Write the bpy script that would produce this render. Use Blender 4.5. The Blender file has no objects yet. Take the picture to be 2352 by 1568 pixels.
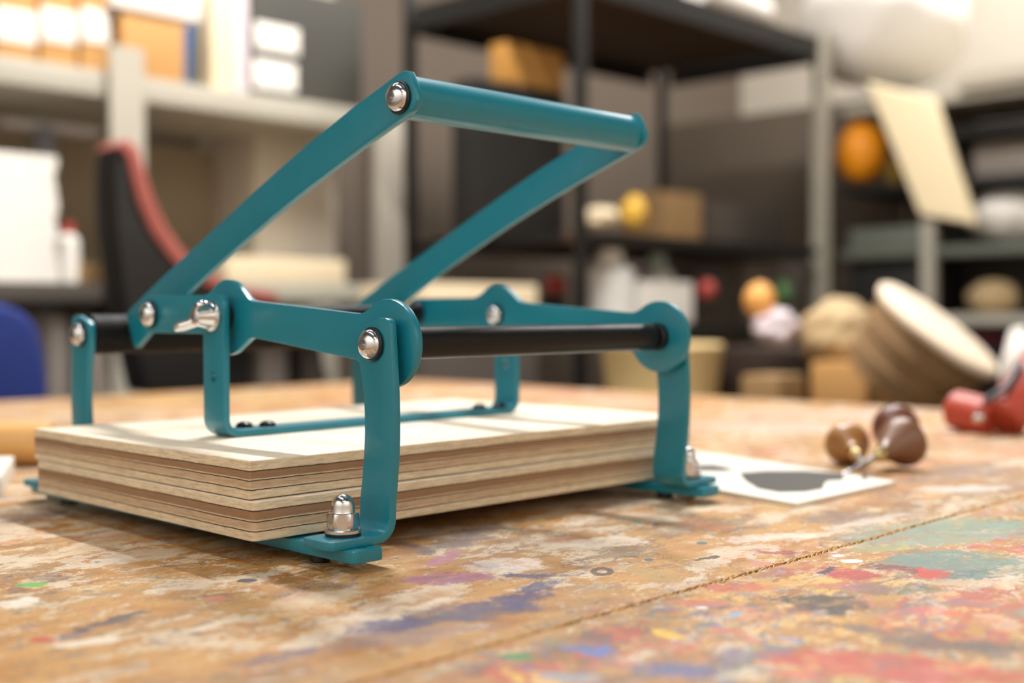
import bpy, bmesh, math, random
import numpy as np
from mathutils import Vector, Matrix
from mathutils.geometry import tessellate_polygon
random.seed(7)
S = bpy.context.scene
C = S.collection
# ------------------------------------------------------------------ camera (millimetres of the press frame, see W())
ZOFF = 758.0                       # press frame origin above the floor; the table top is at -8 mm -> 0.75 m
TZ = -8.0
def W(p): return Vector((p[0]*.001, p[1]*.001, (p[2]+ZOFF)*.001))
CX, CY, CZ, YAW, PIT, ROL, FPX = -317.3143, -473.3274, 107.9811, .767051, -.0237087, -.0027806, 2797.84
d_ = np.array([math.cos(PIT)*math.cos(YAW), math.cos(PIT)*math.sin(YAW), math.sin(PIT)])
r_ = np.cross(d_, [0, 0, 1]); r_ /= np.linalg.norm(r_); u_ = np.cross(r_, d_)
r2 = math.cos(ROL)*r_+math.sin(ROL)*u_; u2 = -math.sin(ROL)*r_+math.cos(ROL)*u_
cd = bpy.data.cameras.new('camera'); cam = bpy.data.objects.new('camera', cd); C.objects.link(cam)
M = Matrix(((r2[0], u2[0], -d_[0], 0), (r2[1], u2[1], -d_[1], 0), (r2[2], u2[2], -d_[2], 0), (0, 0, 0, 1)))
cam.matrix_world = Matrix.Translation(W((CX, CY, CZ))) @ M
cd.sensor_width = 36; cd.lens = FPX/2352*36; cd.clip_start = .02; cd.clip_end = 50
cd.dof.use_dof = True; cd.dof.focus_distance = .563; cd.dof.aperture_fstop = 4.2
S.camera = cam
S.cycles.max_bounces = 6; S.cycles.diffuse_bounces = 3; S.cycles.glossy_bounces = 4
def on(px, py, ax, val):
    """point of the place seen at a pixel, on the plane ax=val (mm)"""
    o = np.array([CX, CY, CZ]); v = d_*FPX+r2*(px-1176)-u2*(py-784)
    k = 'xyz'.index(ax); return o+(val-o[k])/v[k]*v
# ------------------------------------------------------------------ world, lamps, exposure
S.view_settings.view_transform = 'Standard'; S.view_settings.look = 'None'; S.view_settings.gamma = 1
S.view_settings.use_curve_mapping = False; S.view_settings.exposure = .27
wd = bpy.data.worlds.new('world'); S.world = wd; wd.use_nodes = True
wd.node_tree.nodes['Background'].inputs[0].default_value = (1.0, .98, .96, 1)
wd.node_tree.nodes['Background'].inputs[1].default_value = .06
def lamp(name, loc, target, sx, sy, power, col):
    l = bpy.data.lights.new(name, 'AREA'); l.shape = 'RECTANGLE'; l.size = sx; l.size_y = sy; l.energy = power; l.color = col
    o = bpy.data.objects.new(name, l); C.objects.link(o); o.location = loc
    o.rotation_euler = (Vector(target)-Vector(loc)).to_track_quat('-Z', 'Y').to_euler(); return o
lamp('ceiling_tube', (1.03, .72, 2.55), (1.03, .7201, 0), .07, 1.25, 54, (1, .985, .95)).rotation_euler = (0, 0, 0)
lamp('ceiling_tube', (-.38, .1, 2.6), (-.38, .1001, 0), .07, 1.3, 8, (.97, .985, 1)).rotation_euler = (0, 0, 0)
lamp('fill_lamp', (-.5, -1.5, 2.5), (.2, .1, .8), 1.2, .3, 3, (1, .96, .92))
lamp('fill_lamp', (1.0, 1.6, 2.6), (1.0, 2.3, 1.0), 1.6, .3, 6, (1, .98, .94))
lamp('fill_lamp', (2.95, .8, 2.75), (3.3, 1.0, .9), .9, .4, 36, (1, .98, .95))  # added above the white sack to brighten it, no known fixture
lamp('fill_lamp', (.2, 1.35, 2.6), (.4, 2.1, 1.2), 1.2, .3, 5, (1, .98, .94))
# lamps added to bounce fill light off the two walls behind the camera
lamp('bounce_fill_lamp', (-1.3, -.2, 2.45), (-2.3, -.2, 1.9), 2.4, .25, 66, (.92, .96, 1))
lamp('bounce_fill_lamp', (.2, -1.5, 2.45), (.2, -2.5, 1.9), 2.6, .25, 60, (.97, .98, 1))
# ------------------------------------------------------------------ materials
def lin(c):
    return tuple(((x/255)/12.92 if x/255 <= .04045 else ((x/255+.055)/1.055)**2.4) for x in c)+(1,)
class NT:
    def __init__(s, name):
        s.m = bpy.data.materials.new(name); s.m.use_nodes = True; s.t = s.m.node_tree
        s.b = s.t.nodes['Principled BSDF']
    def n(s, ty, **kw):
        x = s.t.nodes.new(ty)
        for k, v in kw.items(): setattr(x, k, v)
        return x
    def l(s, a, b): s.t.links.new(a, b)
    def setin(s, sock, v):
        if hasattr(v, 'links'): s.l(v, sock)
        else: sock.default_value = v
    def math(s, op, a, b=0, clamp=False):
        x = s.n('ShaderNodeMath', operation=op, use_clamp=clamp); s.setin(x.inputs[0], a); s.setin(x.inputs[1], b); return x.outputs[0]
    def vm(s, op, a, b=None):
        x = s.n('ShaderNodeVectorMath', operation=op); s.setin(x.inputs[0], a)
        if b is not None: s.setin(x.inputs[1], b)
        return x.outputs['Value'] if op in ('DOT_PRODUCT', 'LENGTH') else x.outputs[0]
    def noise(s, vec, scale, detail=4, rough=.55, dist=0):
        x = s.n('ShaderNodeTexNoise'); s.l(vec, x.inputs['Vector']); x.inputs['Scale'].default_value = scale
        x.inputs['Detail'].default_value = detail; x.inputs['Roughness'].default_value = rough; x.inputs['Distortion'].default_value = dist
        return x.outputs['Fac']
    def ramp(s, v, lo, hi, a=0.0, b=1.0):
        x = s.n('ShaderNodeMapRange'); x.interpolation_type = 'SMOOTHSTEP'; s.setin(x.inputs[0], v)
        x.inputs[1].default_value = lo; x.inputs[2].default_value = hi; x.inputs[3].default_value = a; x.inputs[4].default_value = b
        return x.outputs[0]
    def mix(s, f, a, b):
        x = s.n('ShaderNodeMix', data_type='RGBA'); s.setin(x.inputs[0], f); s.setin(x.inputs[6], a); s.setin(x.inputs[7], b); return x.outputs[2]
    def pos(s, scale=(1, 1, 1), off=(0, 0, 0), obj=False):
        g = s.n('ShaderNodeTexCoord').outputs['Object'] if obj else s.n('ShaderNodeNewGeometry').outputs['Position']
        x = s.n('ShaderNodeMapping'); s.l(g, x.inputs[0]); x.inputs['Scale'].default_value = scale; x.inputs['Location'].default_value = off
        return x.outputs[0]
    def bump(s, h, st, dist=.001):
        x = s.n('ShaderNodeBump'); s.l(h, x.inputs['Height']); x.inputs['Strength'].default_value = st; x.inputs['Distance'].default_value = dist
        s.l(x.outputs[0], s.b.inputs['Normal'])
    def out(s, col=None, rough=None, metal=None):
        if col is not None: s.setin(s.b.inputs['Base Color'], col)
        if rough is not None: s.setin(s.b.inputs['Roughness'], rough)
        if metal is not None: s.setin(s.b.inputs['Metallic'], metal)
        return s.m
MC = {}
def pm(name, rgb, rough=.5, metal=0, var=.12, scale=30, bump=0, coat=0):
    """plain procedural material: colour broken by a fine noise"""
    if name in MC: return MC[name]
    t = NT(name); p = t.pos(obj=True); c = lin(rgb)
    n = t.noise(p, scale, 5)
    dk = tuple(x*(1-var) for x in c[:3])+(1,); lt = tuple(min(1, x*(1+var)) for x in c[:3])+(1,)
    t.out(t.mix(n, dk, lt), t.ramp(n, .2, .8, rough*.9, min(1, rough*1.1)), metal)
    if bump: t.bump(t.noise(p, scale*12, 3), bump, .0005)
    if coat: t.b.inputs['Coat Weight'].default_value = coat; t.b.inputs['Coat Roughness'].default_value = .15
    MC[name] = t.m; return t.m
def teal_mat():
    t = NT('teal_powder_coat'); p = t.pos()
    n = t.noise(p, 60, 4)
    col = t.mix(n, (.005, .186, .266, 1), (.007, .214, .300, 1))
    w = t.ramp(t.noise(p, 420, 5, .7), .74, .80)          # tiny pale chips in the coat
    col = t.mix(t.math('MULTIPLY', w, .5), col, (.35, .5, .45, 1))
    t.bump(t.noise(p, 900, 2), .12, .0002)
    t.b.inputs['Coat Weight'].default_value = .25; t.b.inputs['Coat Roughness'].default_value = .12
    return t.out(col, .33, 0)
TEAL = teal_mat()
CHROME = pm('bright_zinc_steel', (215, 215, 218), .16, 1, .06, 60)
CHROME_D = pm('satin_steel', (205, 205, 205), .24, 1, .08, 60)
BLACKR = pm('black_rubber', (9, 9, 9), .42, 0, .1, 60)
RODM = pm('black_powder_coated_tube', (13, 12, 12), .36, 0, .2, 200, .12)
SCREWM = pm('black_oxide_screw', (28, 26, 26), .25, .6, .1, 60)
RODM.node_tree.nodes['Principled BSDF'].inputs['Specular IOR Level'].default_value = .3
def ply_mat(name, z0, th, seed):
    t = NT(name); g = t.n('ShaderNodeTexCoord').outputs['Object']
    sp = t.n('ShaderNodeSeparateXYZ'); t.l(g, sp.inputs[0])
    wob = t.noise(t.pos((7, 7, 2), (seed, 0, 0), True), 1, 3)
    wob2 = t.noise(t.pos((60, 60, 10), (seed, 3, 0), True), 1, 3)
    z = t.math('ADD', sp.outputs[2], t.math('MULTIPLY', t.math('SUBTRACT', wob, .5), .0016))
    z = t.math('ADD', z, t.math('MULTIPLY', t.math('SUBTRACT', wob2, .5), .0006))
    wob3 = t.noise(t.pos((420, 420, 420), (seed, 3, 0), True), 1, 2)
    z = t.math('ADD', z, t.math('MULTIPLY', t.math('SUBTRACT', wob3, .5), .0005))
    f = t.math('DIVIDE', t.math('SUBTRACT', z, z0*.001), th*.001)
    # plies seen on the edge, bottom to top
    cr = t.n('ShaderNodeValToRGB'); t.l(f, cr.inputs[0]); e = cr.color_ramp; e.interpolation = 'LINEAR'
    A, B, D_, G, P = lin((228, 211, 182)), lin((152, 118, 88)), lin((200, 174, 144)), lin((52, 37, 27)), lin((232, 212, 184))
    stops = [(0, A), (.225, A), (.24, G), (.255, G), (.27, P), (.31, D_), (.47, D_), (.485, G), (.50, G), (.515, P), (.55, B), (.74, B), (.755, G), (.77, G), (.785, A), (1, A)]
    if seed > 5: stops = [(0, A), (.215, A), (.23, G), (.245, G), (.26, P), (.30, D_), (.45, D_), (.465, G), (.48, G), (.495, P), (.53, B), (.69, B), (.705, G), (.72, G), (.735, A), (1, A)]
    while len(e.elements) < len(stops): e.elements.new(.5)
    for el, (q, c) in zip(e.elements, stops): el.position = q; el.color = c
    gn = t.noise(t.pos((110, 110, 900), (0, 0, seed), True), 1, 5, .7)       # cut fibre ends
    st = t.noise(t.pos((26, 26, 1100), (0, seed, 0), True), 1, 4, .6)
    edge = t.mix(t.ramp(gn, .35, .7, 0, .75), cr.outputs[0], t.mix(.5, cr.outputs[0], lin((120, 88, 60))))
    edge = t.mix(t.ramp(st, .55, .72, 0, .5), edge, lin((150, 116, 80)))
    edge = t.mix(t.ramp(t.noise(t.pos((1, 1, 1), (seed, 0, 0), True), 130, 4, .7), .70, .78, 0, .8), edge, lin((88, 62, 42)))
    # face veneer
    fg = t.noise(t.pos((10, 260, 10), (seed, 0, 0), True), 1, 5, .6, .3)
    bl = t.noise(t.pos((1, 1, 1), (seed*2, 0, 0), True), 9, 3)
    face = t.mix(t.ramp(fg, .3, .75), lin((236, 224, 206)), lin((226, 209, 186)))
    face = t.mix(t.ramp(bl, .4, .7, 0, .35), face, lin((224, 208, 180)))
    nz = t.n('ShaderNodeSeparateXYZ'); t.l(t.n('ShaderNodeNewGeometry').outputs['Normal'], nz.inputs[0])
    m = t.ramp(t.math('ABSOLUTE', nz.outputs[2]), .6, .9)
    t.bump(t.math('ADD', gn, t.math('MULTIPLY', cr.outputs[0], 1.2)), .35, .0004)
    return t.out(t.mix(m, edge, face), .62, 0)
def T(px, py): return on(px, py, 'z', TZ)
def table_mat():
    t = NT('paint_spattered_wood')
    geo = t.n('ShaderNodeNewGeometry').outputs['Position']
    wn = t.n('ShaderNodeTexNoise'); t.l(geo, wn.inputs['Vector']); wn.inputs['Scale'].default_value = 55; wn.inputs['Detail'].default_value = 6; wn.inputs['Roughness'].default_value = .68
    wv = t.vm('SUBTRACT', wn.outputs['Color'], (.5, .5, .5)); sc = t.n('ShaderNodeVectorMath', operation='SCALE'); t.l(wv, sc.inputs[0]); sc.inputs['Scale'].default_value = .03
    P = t.vm('ADD', geo, sc.outputs[0])
    def mp(scale, off=(0, 0, 0), src=P):
        x = t.n('ShaderNodeMapping'); t.l(src, x.inputs[0]); x.inputs['Scale'].default_value = scale; x.inputs['Location'].default_value = off; return x.outputs[0]
    big = t.noise(mp((1, 1.6, 1), (3, 1, 0)), 7, 5, .6)
    med = t.noise(mp((1, 1.8, 1), (7, 2, 0)), 26, 6, .65)
    fine = t.noise(mp((1, 2.2, 1), (1, 9, 0), geo), 170, 6, .7)
    grain = t.noise(mp((9, 190, 9), (1, 9, 0), geo), 1, 5, .65)
    col = t.mix(t.ramp(med, .32, .68), lin((178, 118, 46)), lin((202, 156, 92)))
    col = t.mix(t.ramp(big, .48, .66, 0, .8), col, lin((158, 122, 84)))
    col = t.mix(t.ramp(grain, .52, .75, 0, .35), col, lin((132, 90, 46)))
    def layer(col, seed, sc_, lo, hi, rgb, amt, an=(1, 2.2, 1), sharp=.05, reg=None):
        hi = lo+(hi-lo)*.6
        a = t.noise(mp(an, (seed*3.1, seed*1.7, 0)), sc_, 5, .68, .2)
        b = t.noise(mp((1, 1.5, 1), (seed, seed*2.3, 0)), 6, 2)
        v = t.math('ADD', a, t.math('MULTIPLY', t.math('SUBTRACT', b, .5), .5))
        v = t.math('ADD', v, t.math('MULTIPLY', t.math('SUBTRACT', fine, .5), .5))
        m = t.math('MULTIPLY', t.ramp(v, lo, hi), amt)
        if reg is not None: m = t.math('MULTIPLY', m, reg)
        return t.mix(m, col, lin(rgb))
    # the plank in front of the joint is far more heavily painted
    sy = t.n('ShaderNodeSeparateXYZ'); t.l(geo, sy.inputs[0])
    near = t.ramp(sy.outputs[1], -.15, -.21)
    farr = t.ramp(sy.outputs[0], .25, .6)
    col = layer(col, 1, 20, .54, .62, (224, 208, 186), .72)
    col = layer(col, 2, 34, .575, .64, (216, 196, 168), .75)
    col = layer(col, 21, 11, .56, .66, (124, 92, 66), .6)
    col = layer(col, 3, 16, .60, .68, (112, 84, 72), .6)
    col = layer(col, 22, 80, .64, .70, (230, 216, 196), .7)
    col = layer(col, 4, 24, .64, .71, (212, 142, 104), .7)
    col = layer(col, 5, 60, .64, .70, (84, 70, 82), .55)
    col = layer(col, 6, 12, .60, .70, (216, 178, 160), .65, reg=farr)
    col = layer(col, 16, 9, .60, .68, (206, 130, 108), .5, reg=farr)
    col = layer(col, 7, 30, .55, .62, (196, 84, 72), .7, reg=near)
    col = layer(col, 8, 26, .57, .64, (112, 148, 128), .6, reg=near)
    col = layer(col, 9, 34, .57, .65, (236, 190, 110), .8, reg=near)
    col = layer(col, 10, 38, .60, .66, (104, 112, 150), .6, reg=near)
    col = layer(col, 12, 90, .66, .72, (52, 96, 112), .7)
    col = layer(col, 13, 100, .67, .73, (176, 60, 60), .6)
    blobs = [
     ((700,1470),(1080,1335),34,(232,216,196),.75),((0,1388),(95,1378),12,(238,226,210),.9),((20,1300),(330,1225),12,(226,204,172),.7),
     ((250,1285),(420,1265),14,(226,206,180),.7),((130,1480),(300,1462),11,(232,218,198),.8),((560,1400),(820,1360),18,(222,200,170),.55),
     ((790,1452),(1230,1372),20,(72,64,108),.9),((960,1420),(1230,1395),15,(96,86,102),.8),((560,1525),(740,1485),14,(104,92,112),.8),
     ((720,1490),(1100,1440),18,(150,132,134),.5),
     ((930,1332),(1130,1322),13,(156,88,128),.85),((960,1300),(1065,1266),6,(182,112,142),.85),((1060,1292),(1200,1306),7,(84,84,136),.7),
     ((1070,1300),(1240,1300),16,(232,220,208),.6),
     ((110,1468),(350,1400),9,(88,80,88),.85),((75,1470),(115,1462),5,(190,50,48),.8),((470,1380),(520,1372),7,(214,130,120),.6),
     ((45,1344),(112,1342),6,(104,176,60),.9),((0,1365),(60,1345),9,(96,78,74),.7),((80,1330),(150,1328),7,(112,92,80),.6),
     ((545,1334),(590,1332),4.4,(78,74,84),.95),((900,1250),(1010,1268),11,(92,80,84),.75),((940,1225),(1100,1232),9,(178,170,164),.6),((700,1290),(960,1262),9,(176,112,44),.6),((1020,1250),(1150,1205),22,(116,104,108),.7),((1130,1170),(1350,1150),8,(220,205,190),.6),  # the widest grey patch is shade beside the press, put into the colour
     ((1280,1250),(1490,1240),13,(232,218,202),.8),((1150,1300),(1250,1290),10,(234,214,204),.8),((1150,1320),(1300,1322),6,(70,66,112),.8),
     ((1660,1238),(1900,1226),9,(232,220,208),.75),((1560,1200),(1700,1215),10,(200,122,92),.6),((1400,1185),(1560,1190),12,(226,204,180),.6),
     ((1850,1195),(2000,1180),13,(128,110,104),.75),((1900,1215),(2090,1180),7,(214,200,190),.6),
     ((1240,1245),(1340,1235),9,(190,128,96),.5),
     ((1600,1247),(1625,1247),3,(40,108,130),.9),((1480,1285),(1500,1285),3,(40,110,140),.9),((1455,1200),(1475,1200),3,(90,150,120),.7),
     ((1730,1266),(1860,1272),5,(158,56,66),.8),((1720,1285),(1800,1300),8,(196,130,130),.5),
     ((1180,1360),(1290,1345),20,(60,58,104),.85),((1150,1400),(1230,1385),14,(70,66,110),.7),((1290,1360),(1420,1345),14,(142,124,108),.5),
     ((1420,1300),(1560,1330),16,(176,150,104),.5),
     ((1950,1235),(2352,1210),30,(128,166,152),.72),((2050,1285),(2352,1290),26,(92,142,138),.8),((2150,1320),(2352,1312),12,(66,120,124),.75),
     ((1960,1262),(2080,1256),10,(150,170,120),.6),
     ((1865,1312),(2010,1318),14,(182,52,56),.92),((1880,1316),(1918,1306),6,(58,52,78),.95),((2010,1300),(2130,1312),9,(112,56,52),.92),
     ((2110,1312),(2185,1324),8,(206,56,48),.95),((1870,1340),(2050,1352),10,(200,110,110),.6),((1640,1300),(1760,1340),10,(216,160,84),.6),
     ((1610,1352),(1770,1346),10,(196,84,76),.75),((1560,1382),(1660,1388),9,(214,118,96),.7),((1790,1375),(1990,1392),20,(72,66,62),.92),((1900,1400),(1960,1402),10,(60,56,54),.9),
     ((1960,1350),(2180,1360),9,(96,112,100),.6),((2060,1400),(2215,1412),8,(226,104,82),.85),((2120,1380),(2300,1392),8,(110,124,140),.5),
     ((1960,1445),(2352,1510),19,(112,98,92),.85),((2180,1480),(2352,1490),16,(92,80,74),.7),
     ((1780,1510),(2352,1555),32,(196,72,68),.85),((1750,1540),(1900,1560),14,(206,104,96),.7),
     ((1320,1488),(1415,1498),14,(88,128,196),.9),((1420,1528),(1650,1545),15,(98,108,156),.85),((1330,1455),(1390,1465),16,(110,96,90),.75),
     ((1775,1470),(1850,1472),9,(124,118,176),.8),((1150,1512),(1230,1508),8,(58,146,84),.9),((1505,1450),(1560,1460),8,(240,202,66),.9),
     ((1150,1540),(1200,1568),10,(238,214,90),.6),
     ((1660,1412),(1720,1408),5,(132,176,206),.85),((1640,1440),(1750,1480),12,(212,108,98),.7),((1670,1500),(1720,1495),9,(90,80,140),.5),
     ((1230,1545),(1400,1560),14,(150,160,180),.7),((2050,1330),(2352,1345),9,(214,196,170),.6),((2240,1420),(2352,1440),14,(226,190,150),.6),
     ((1990,1470),(2050,1480),8,(236,202,140),.7),
     ((1913,1276),(1938,1276),3,(244,242,236),1),((1932,1288),(1980,1288),4,(246,244,240),1),((1600,1395),(1625,1395),3,(240,238,232),.9),
     ((2060,1105),(2330,1075),12,(136,118,116),.6),((2110,1125),(2330,1120),8,(226,214,206),.8),((2140,1080),(2300,1060),9,(110,96,98),.6),
     ((1600,975),(1960,985),12,(216,190,176),.8),((1640,950),(2100,955),9,(206,176,164),.7),((1300,915),(1560,930),8,(206,150,130),.7),
     ((2100,1040),(2352,1050),10,(214,180,150),.6),((1060,880),(1400,890),6,(200,140,116),.7),
     ((0,1200),(160,1172),9,(96,84,98),.6),((330,920),(700,905),8,(196,170,110),.6),((150,945),(420,935),6,(176,150,104),.6),((1750,1010),(1960,1005),8,(172,140,96),.5),((1130,900),(1500,915),7,(214,160,134),.6),((1590,1285),(1640,1278),5,(70,54,34),.9),
    ]
    brk = [t.ramp(t.noise(mp((1.6, 3.4, 1), (11, 5, 0)), 30, 7, .72), .34, .56, .25, 1), t.ramp(t.noise(mp((2.2, 1.4, 1), (2, 15, 0)), 44, 7, .72), .34, .54, .3, 1)]
    for i, (a, b, h, rgb, amt) in enumerate(blobs):
        p, q = T(*a), T(*b); c = (p+q)/2; u = (q-p)/2*1.06
        m = ((a[0]+b[0])/2, (a[1]+b[1])/2); v = (T(m[0], m[1]-h)-T(m[0], m[1]+h))/2
        inv = np.linalg.inv(np.array([[u[0], v[0]], [u[1], v[1]]])*.001)
        k = t.vm('SUBTRACT', geo if h < 4.5 else P, (c[0]*.001, c[1]*.001, 0))
        x = t.n('ShaderNodeCombineXYZ'); t.l(t.vm('DOT_PRODUCT', k, (inv[0][0], inv[0][1], 0)), x.inputs[0]); t.l(t.vm('DOT_PRODUCT', k, (inv[1][0], inv[1][1], 0)), x.inputs[1])
        dd = t.vm('LENGTH', x.outputs[0])
        if h >= 4.5:
            dd = t.math('ADD', dd, t.math('MULTIPLY', t.math('SUBTRACT', med if i % 2 else fine, .5), 1.7))
            mk = t.ramp(dd, 1.14, .78, 0, amt)
            if h >= 8: mk = t.math('MULTIPLY', mk, brk[i % 2])
        else: mk = t.ramp(dd, 1.08, .95, 0, amt)
        col = t.mix(mk, col, lin(rgb))
    # ring left by a pot
    c = T(1383, 1312); u = (T(1408, 1312)-c); v = T(1383, 1303)-c; inv = np.linalg.inv(np.array([[u[0], v[0]], [u[1], v[1]]])*.001)
    k = t.vm('SUBTRACT', geo, (c[0]*.001, c[1]*.001, 0)); x = t.n('ShaderNodeCombineXYZ')
    t.l(t.vm('DOT_PRODUCT', k, (inv[0][0], inv[0][1], 0)), x.inputs[0]); t.l(t.vm('DOT_PRODUCT', k, (inv[1][0], inv[1][1], 0)), x.inputs[1])
    rr = t.math('ABSOLUTE', t.math('SUBTRACT', t.vm('LENGTH', x.outputs[0]), .78))
    col = t.mix(t.ramp(rr, .42, .2, 0, .85), col, lin((84, 56, 38)))
    # bare, worn wood and fine specks
    sp = t.noise(mp((1, 1.3, 1), (4, 4, 0), geo), 520, 3, .8)
    col = t.mix(t.ramp(sp, .66, .74, 0, .6), col, lin((232, 218, 196)))
    col = t.mix(t.ramp(sp, .33, .26, 0, .5), col, lin((90, 66, 48)))
    hs = t.n('ShaderNodeHueSaturation'); hs.inputs['Saturation'].default_value = 1.0; hs.inputs['Value'].default_value = .84; t.l(col, hs.inputs['Color']); col = hs.outputs[0]
    h = t.math('ADD', t.math('MULTIPLY', fine, .6), t.math('ADD', t.math('MULTIPLY', grain, .3), sp))
    t.bump(h, .22, .0008)
    return t.out(col, t.ramp(med, .3, .7, .42, .68), 0)
# ------------------------------------------------------------------ mesh helpers (millimetres)
def sharp(me, ang=32):
    for p in me.polygons: p.use_smooth = True
    me.set_sharp_from_angle(angle=math.radians(ang))
class MB:
    def __init__(s): s.bm = bmesh.new()
    def add(s, vs, fs):
        v = [s.bm.verts.new(p) for p in vs]
        for f in fs:
            try: s.bm.faces.new([v[i] for i in f])
            except ValueError: pass
        return s
    def box(s, x0, x1, y0, y1, z0, z1, mat=None):
        vs = [Vector((x, y, z)) for x in (x0, x1) for y in (y0, y1) for z in (z0, z1)]
        if mat is not None: vs = [mat @ v for v in vs]
        return s.add(vs, [(0, 1, 3, 2), (4, 6, 7, 5), (0, 4, 5, 1), (2, 3, 7, 6), (0, 2, 6, 4), (1, 5, 7, 3)])
    def rev(s, prof, p0, ax, seg=32):
        """lathe: prof = [(distance along axis, radius)]"""
        ax = Vector(ax).normalized(); a = ax.orthogonal().normalized(); b = ax.cross(a); p0 = Vector(p0); rings = []
        for d, r in prof:
            if r < 1e-6: rings.append([s.bm.verts.new(p0+ax*d)])
            else: rings.append([s.bm.verts.new(p0+ax*d+(a*math.cos(2*math.pi*i/seg)+b*math.sin(2*math.pi*i/seg))*r) for i in range(seg)])
        for A, B in zip(rings, rings[1:]):
            for i in range(seg):
                j = (i+1) % seg
                f = [A[i % len(A)], A[j % len(A)], B[j % len(B)], B[i % len(B)]]
                f = list(dict.fromkeys(f))
                if len(f) > 2:
                    try: s.bm.faces.new(f)
                    except ValueError: pass
        for R in (rings[0], rings[-1]):
            if len(R) > 2:
                try: s.bm.faces.new(R)
                except ValueError: pass
        return s
    def cyl(s, p0, p1, r, seg=32, r1=None, ch=0):
        p0, p1 = Vector(p0), Vector(p1); L = (p1-p0).length; r1 = r if r1 is None else r1
        pr = [(0, r), (L, r1)] if not ch else [(0, r-ch), (ch, r), (L-ch, r1), (L, r1-ch)]
        return s.rev(pr, p0, p1-p0, seg)
    def prism(s, loop, ax, a0, a1):
        """loop = 2-D outline in the plane normal to ax"""
        tri = tessellate_polygon([[Vector((p[0], p[1], 0)) for p in loop]]); n = len(loop)
        def P(p, a): return {'x': (a, p[0], p[1]), 'y': (p[0], a, p[1]), 'z': (p[0], p[1], a)}[ax]
        v0 = [s.bm.verts.new(P(p, a0)) for p in loop]; v1 = [s.bm.verts.new(P(p, a1)) for p in loop]
        s.bm.faces.new(v0[::-1]); s.bm.faces.new(v1)
        for i in range(n): s.bm.faces.new([v0[i], v0[(i+1) % n], v1[(i+1) % n], v1[i]])
        return s
    def strip(s, path, th):
        """flat bar bent in the XZ plane: path = [(x, z, y0, y1)], centre line, thickness th"""
        pts = [Vector((p[0], p[1])) for p in path]; R = []
        for i, p in enumerate(path):
            t0 = (pts[i]-pts[i-1]).normalized() if i else (pts[1]-pts[0]).normalized()
            t1 = (pts[i+1]-pts[i]).normalized() if i < len(pts)-1 else t0
            tt = (t0+t1).normalized(); n = Vector((-tt.y, tt.x))*th/2/max(.5, tt.dot(t0))
            R.append([s.bm.verts.new(q) for q in ((p[0]+n.x, p[2], p[1]+n.y), (p[0]+n.x, p[3], p[1]+n.y), (p[0]-n.x, p[3], p[1]-n.y), (p[0]-n.x, p[2], p[1]-n.y))])
        for A, B in zip(R, R[1:]):
            for i in range(4): s.bm.faces.new([A[i], A[(i+1) % 4], B[(i+1) % 4], B[i]])
        s.bm.faces.new(R[0]); s.bm.faces.new(R[-1][::-1]); return s
    def tube(s, pts, r, seg=10):
        pts = [Vector(p) for p in pts]; R = []; pa = None
        for i, p in enumerate(pts):
            tt = (pts[min(i+1, len(pts)-1)]-pts[max(i-1, 0)]).normalized()
            a = tt.orthogonal().normalized() if pa is None else (pa-tt*pa.dot(tt)).normalized(); pa = a; b = tt.cross(a)
            R.append([s.bm.verts.new(p+(a*math.cos(2*math.pi*k/seg)+b*math.sin(2*math.pi*k/seg))*r) for k in range(seg)])
        for A, B in zip(R, R[1:]):
            for k in range(seg): s.bm.faces.new([A[k], A[(k+1) % seg], B[(k+1) % seg], B[k]])
        s.bm.faces.new(R[0]); s.bm.faces.new(R[-1]); return s
    def xf(s, m): bmesh.ops.transform(s.bm, matrix=m, verts=s.bm.verts[:]); return s
    def bevel(s, w, seg=2, ang=35):
        s.bm.normal_update(); bmesh.ops.recalc_face_normals(s.bm, faces=s.bm.faces[:])
        es = [e for e in s.bm.edges if len(e.link_faces) == 2 and e.calc_face_angle(0) > math.radians(ang)]
        bmesh.ops.bevel(s.bm, geom=es, offset=w, segments=seg, profile=.6, affect='EDGES', clamp_overlap=True); return s
    def build(s, name, mat, parent=None, org=None, **kw):
        bmesh.ops.recalc_face_normals(s.bm, faces=s.bm.faces[:])
        root = parent
        while root is not None and root.parent is not None: root = root.parent
        if root is not None: o0 = root['_o']
        else: o0 = org if org is not None else (0, 0, 0)
        w0 = W(o0)
        for v in s.bm.verts: v.co = W(v.co)-w0
        me = bpy.data.meshes.new(name); s.bm.to_mesh(me); s.bm.free(); me.materials.append(mat); sharp(me)
        o = bpy.data.objects.new(name, me); C.objects.link(o)
        if parent is not None: o.parent = parent
        else: o.location = w0; o['_o'] = tuple(o0)
        for k, v in kw.items(): o[k] = v
        return o
def thing(name, label, cat, org, group=None):
    o = bpy.data.objects.new(name, None); C.objects.link(o); o.location = W(org); o.empty_display_size = .03
    o['_o'] = tuple(float(x) for x in org); o['label'] = label; o['category'] = cat
    if group: o['group'] = group
    return o
def tag(o, label, cat, group=None):
    o['label'] = label; o['category'] = cat
    if group: o['group'] = group
    return o
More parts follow.
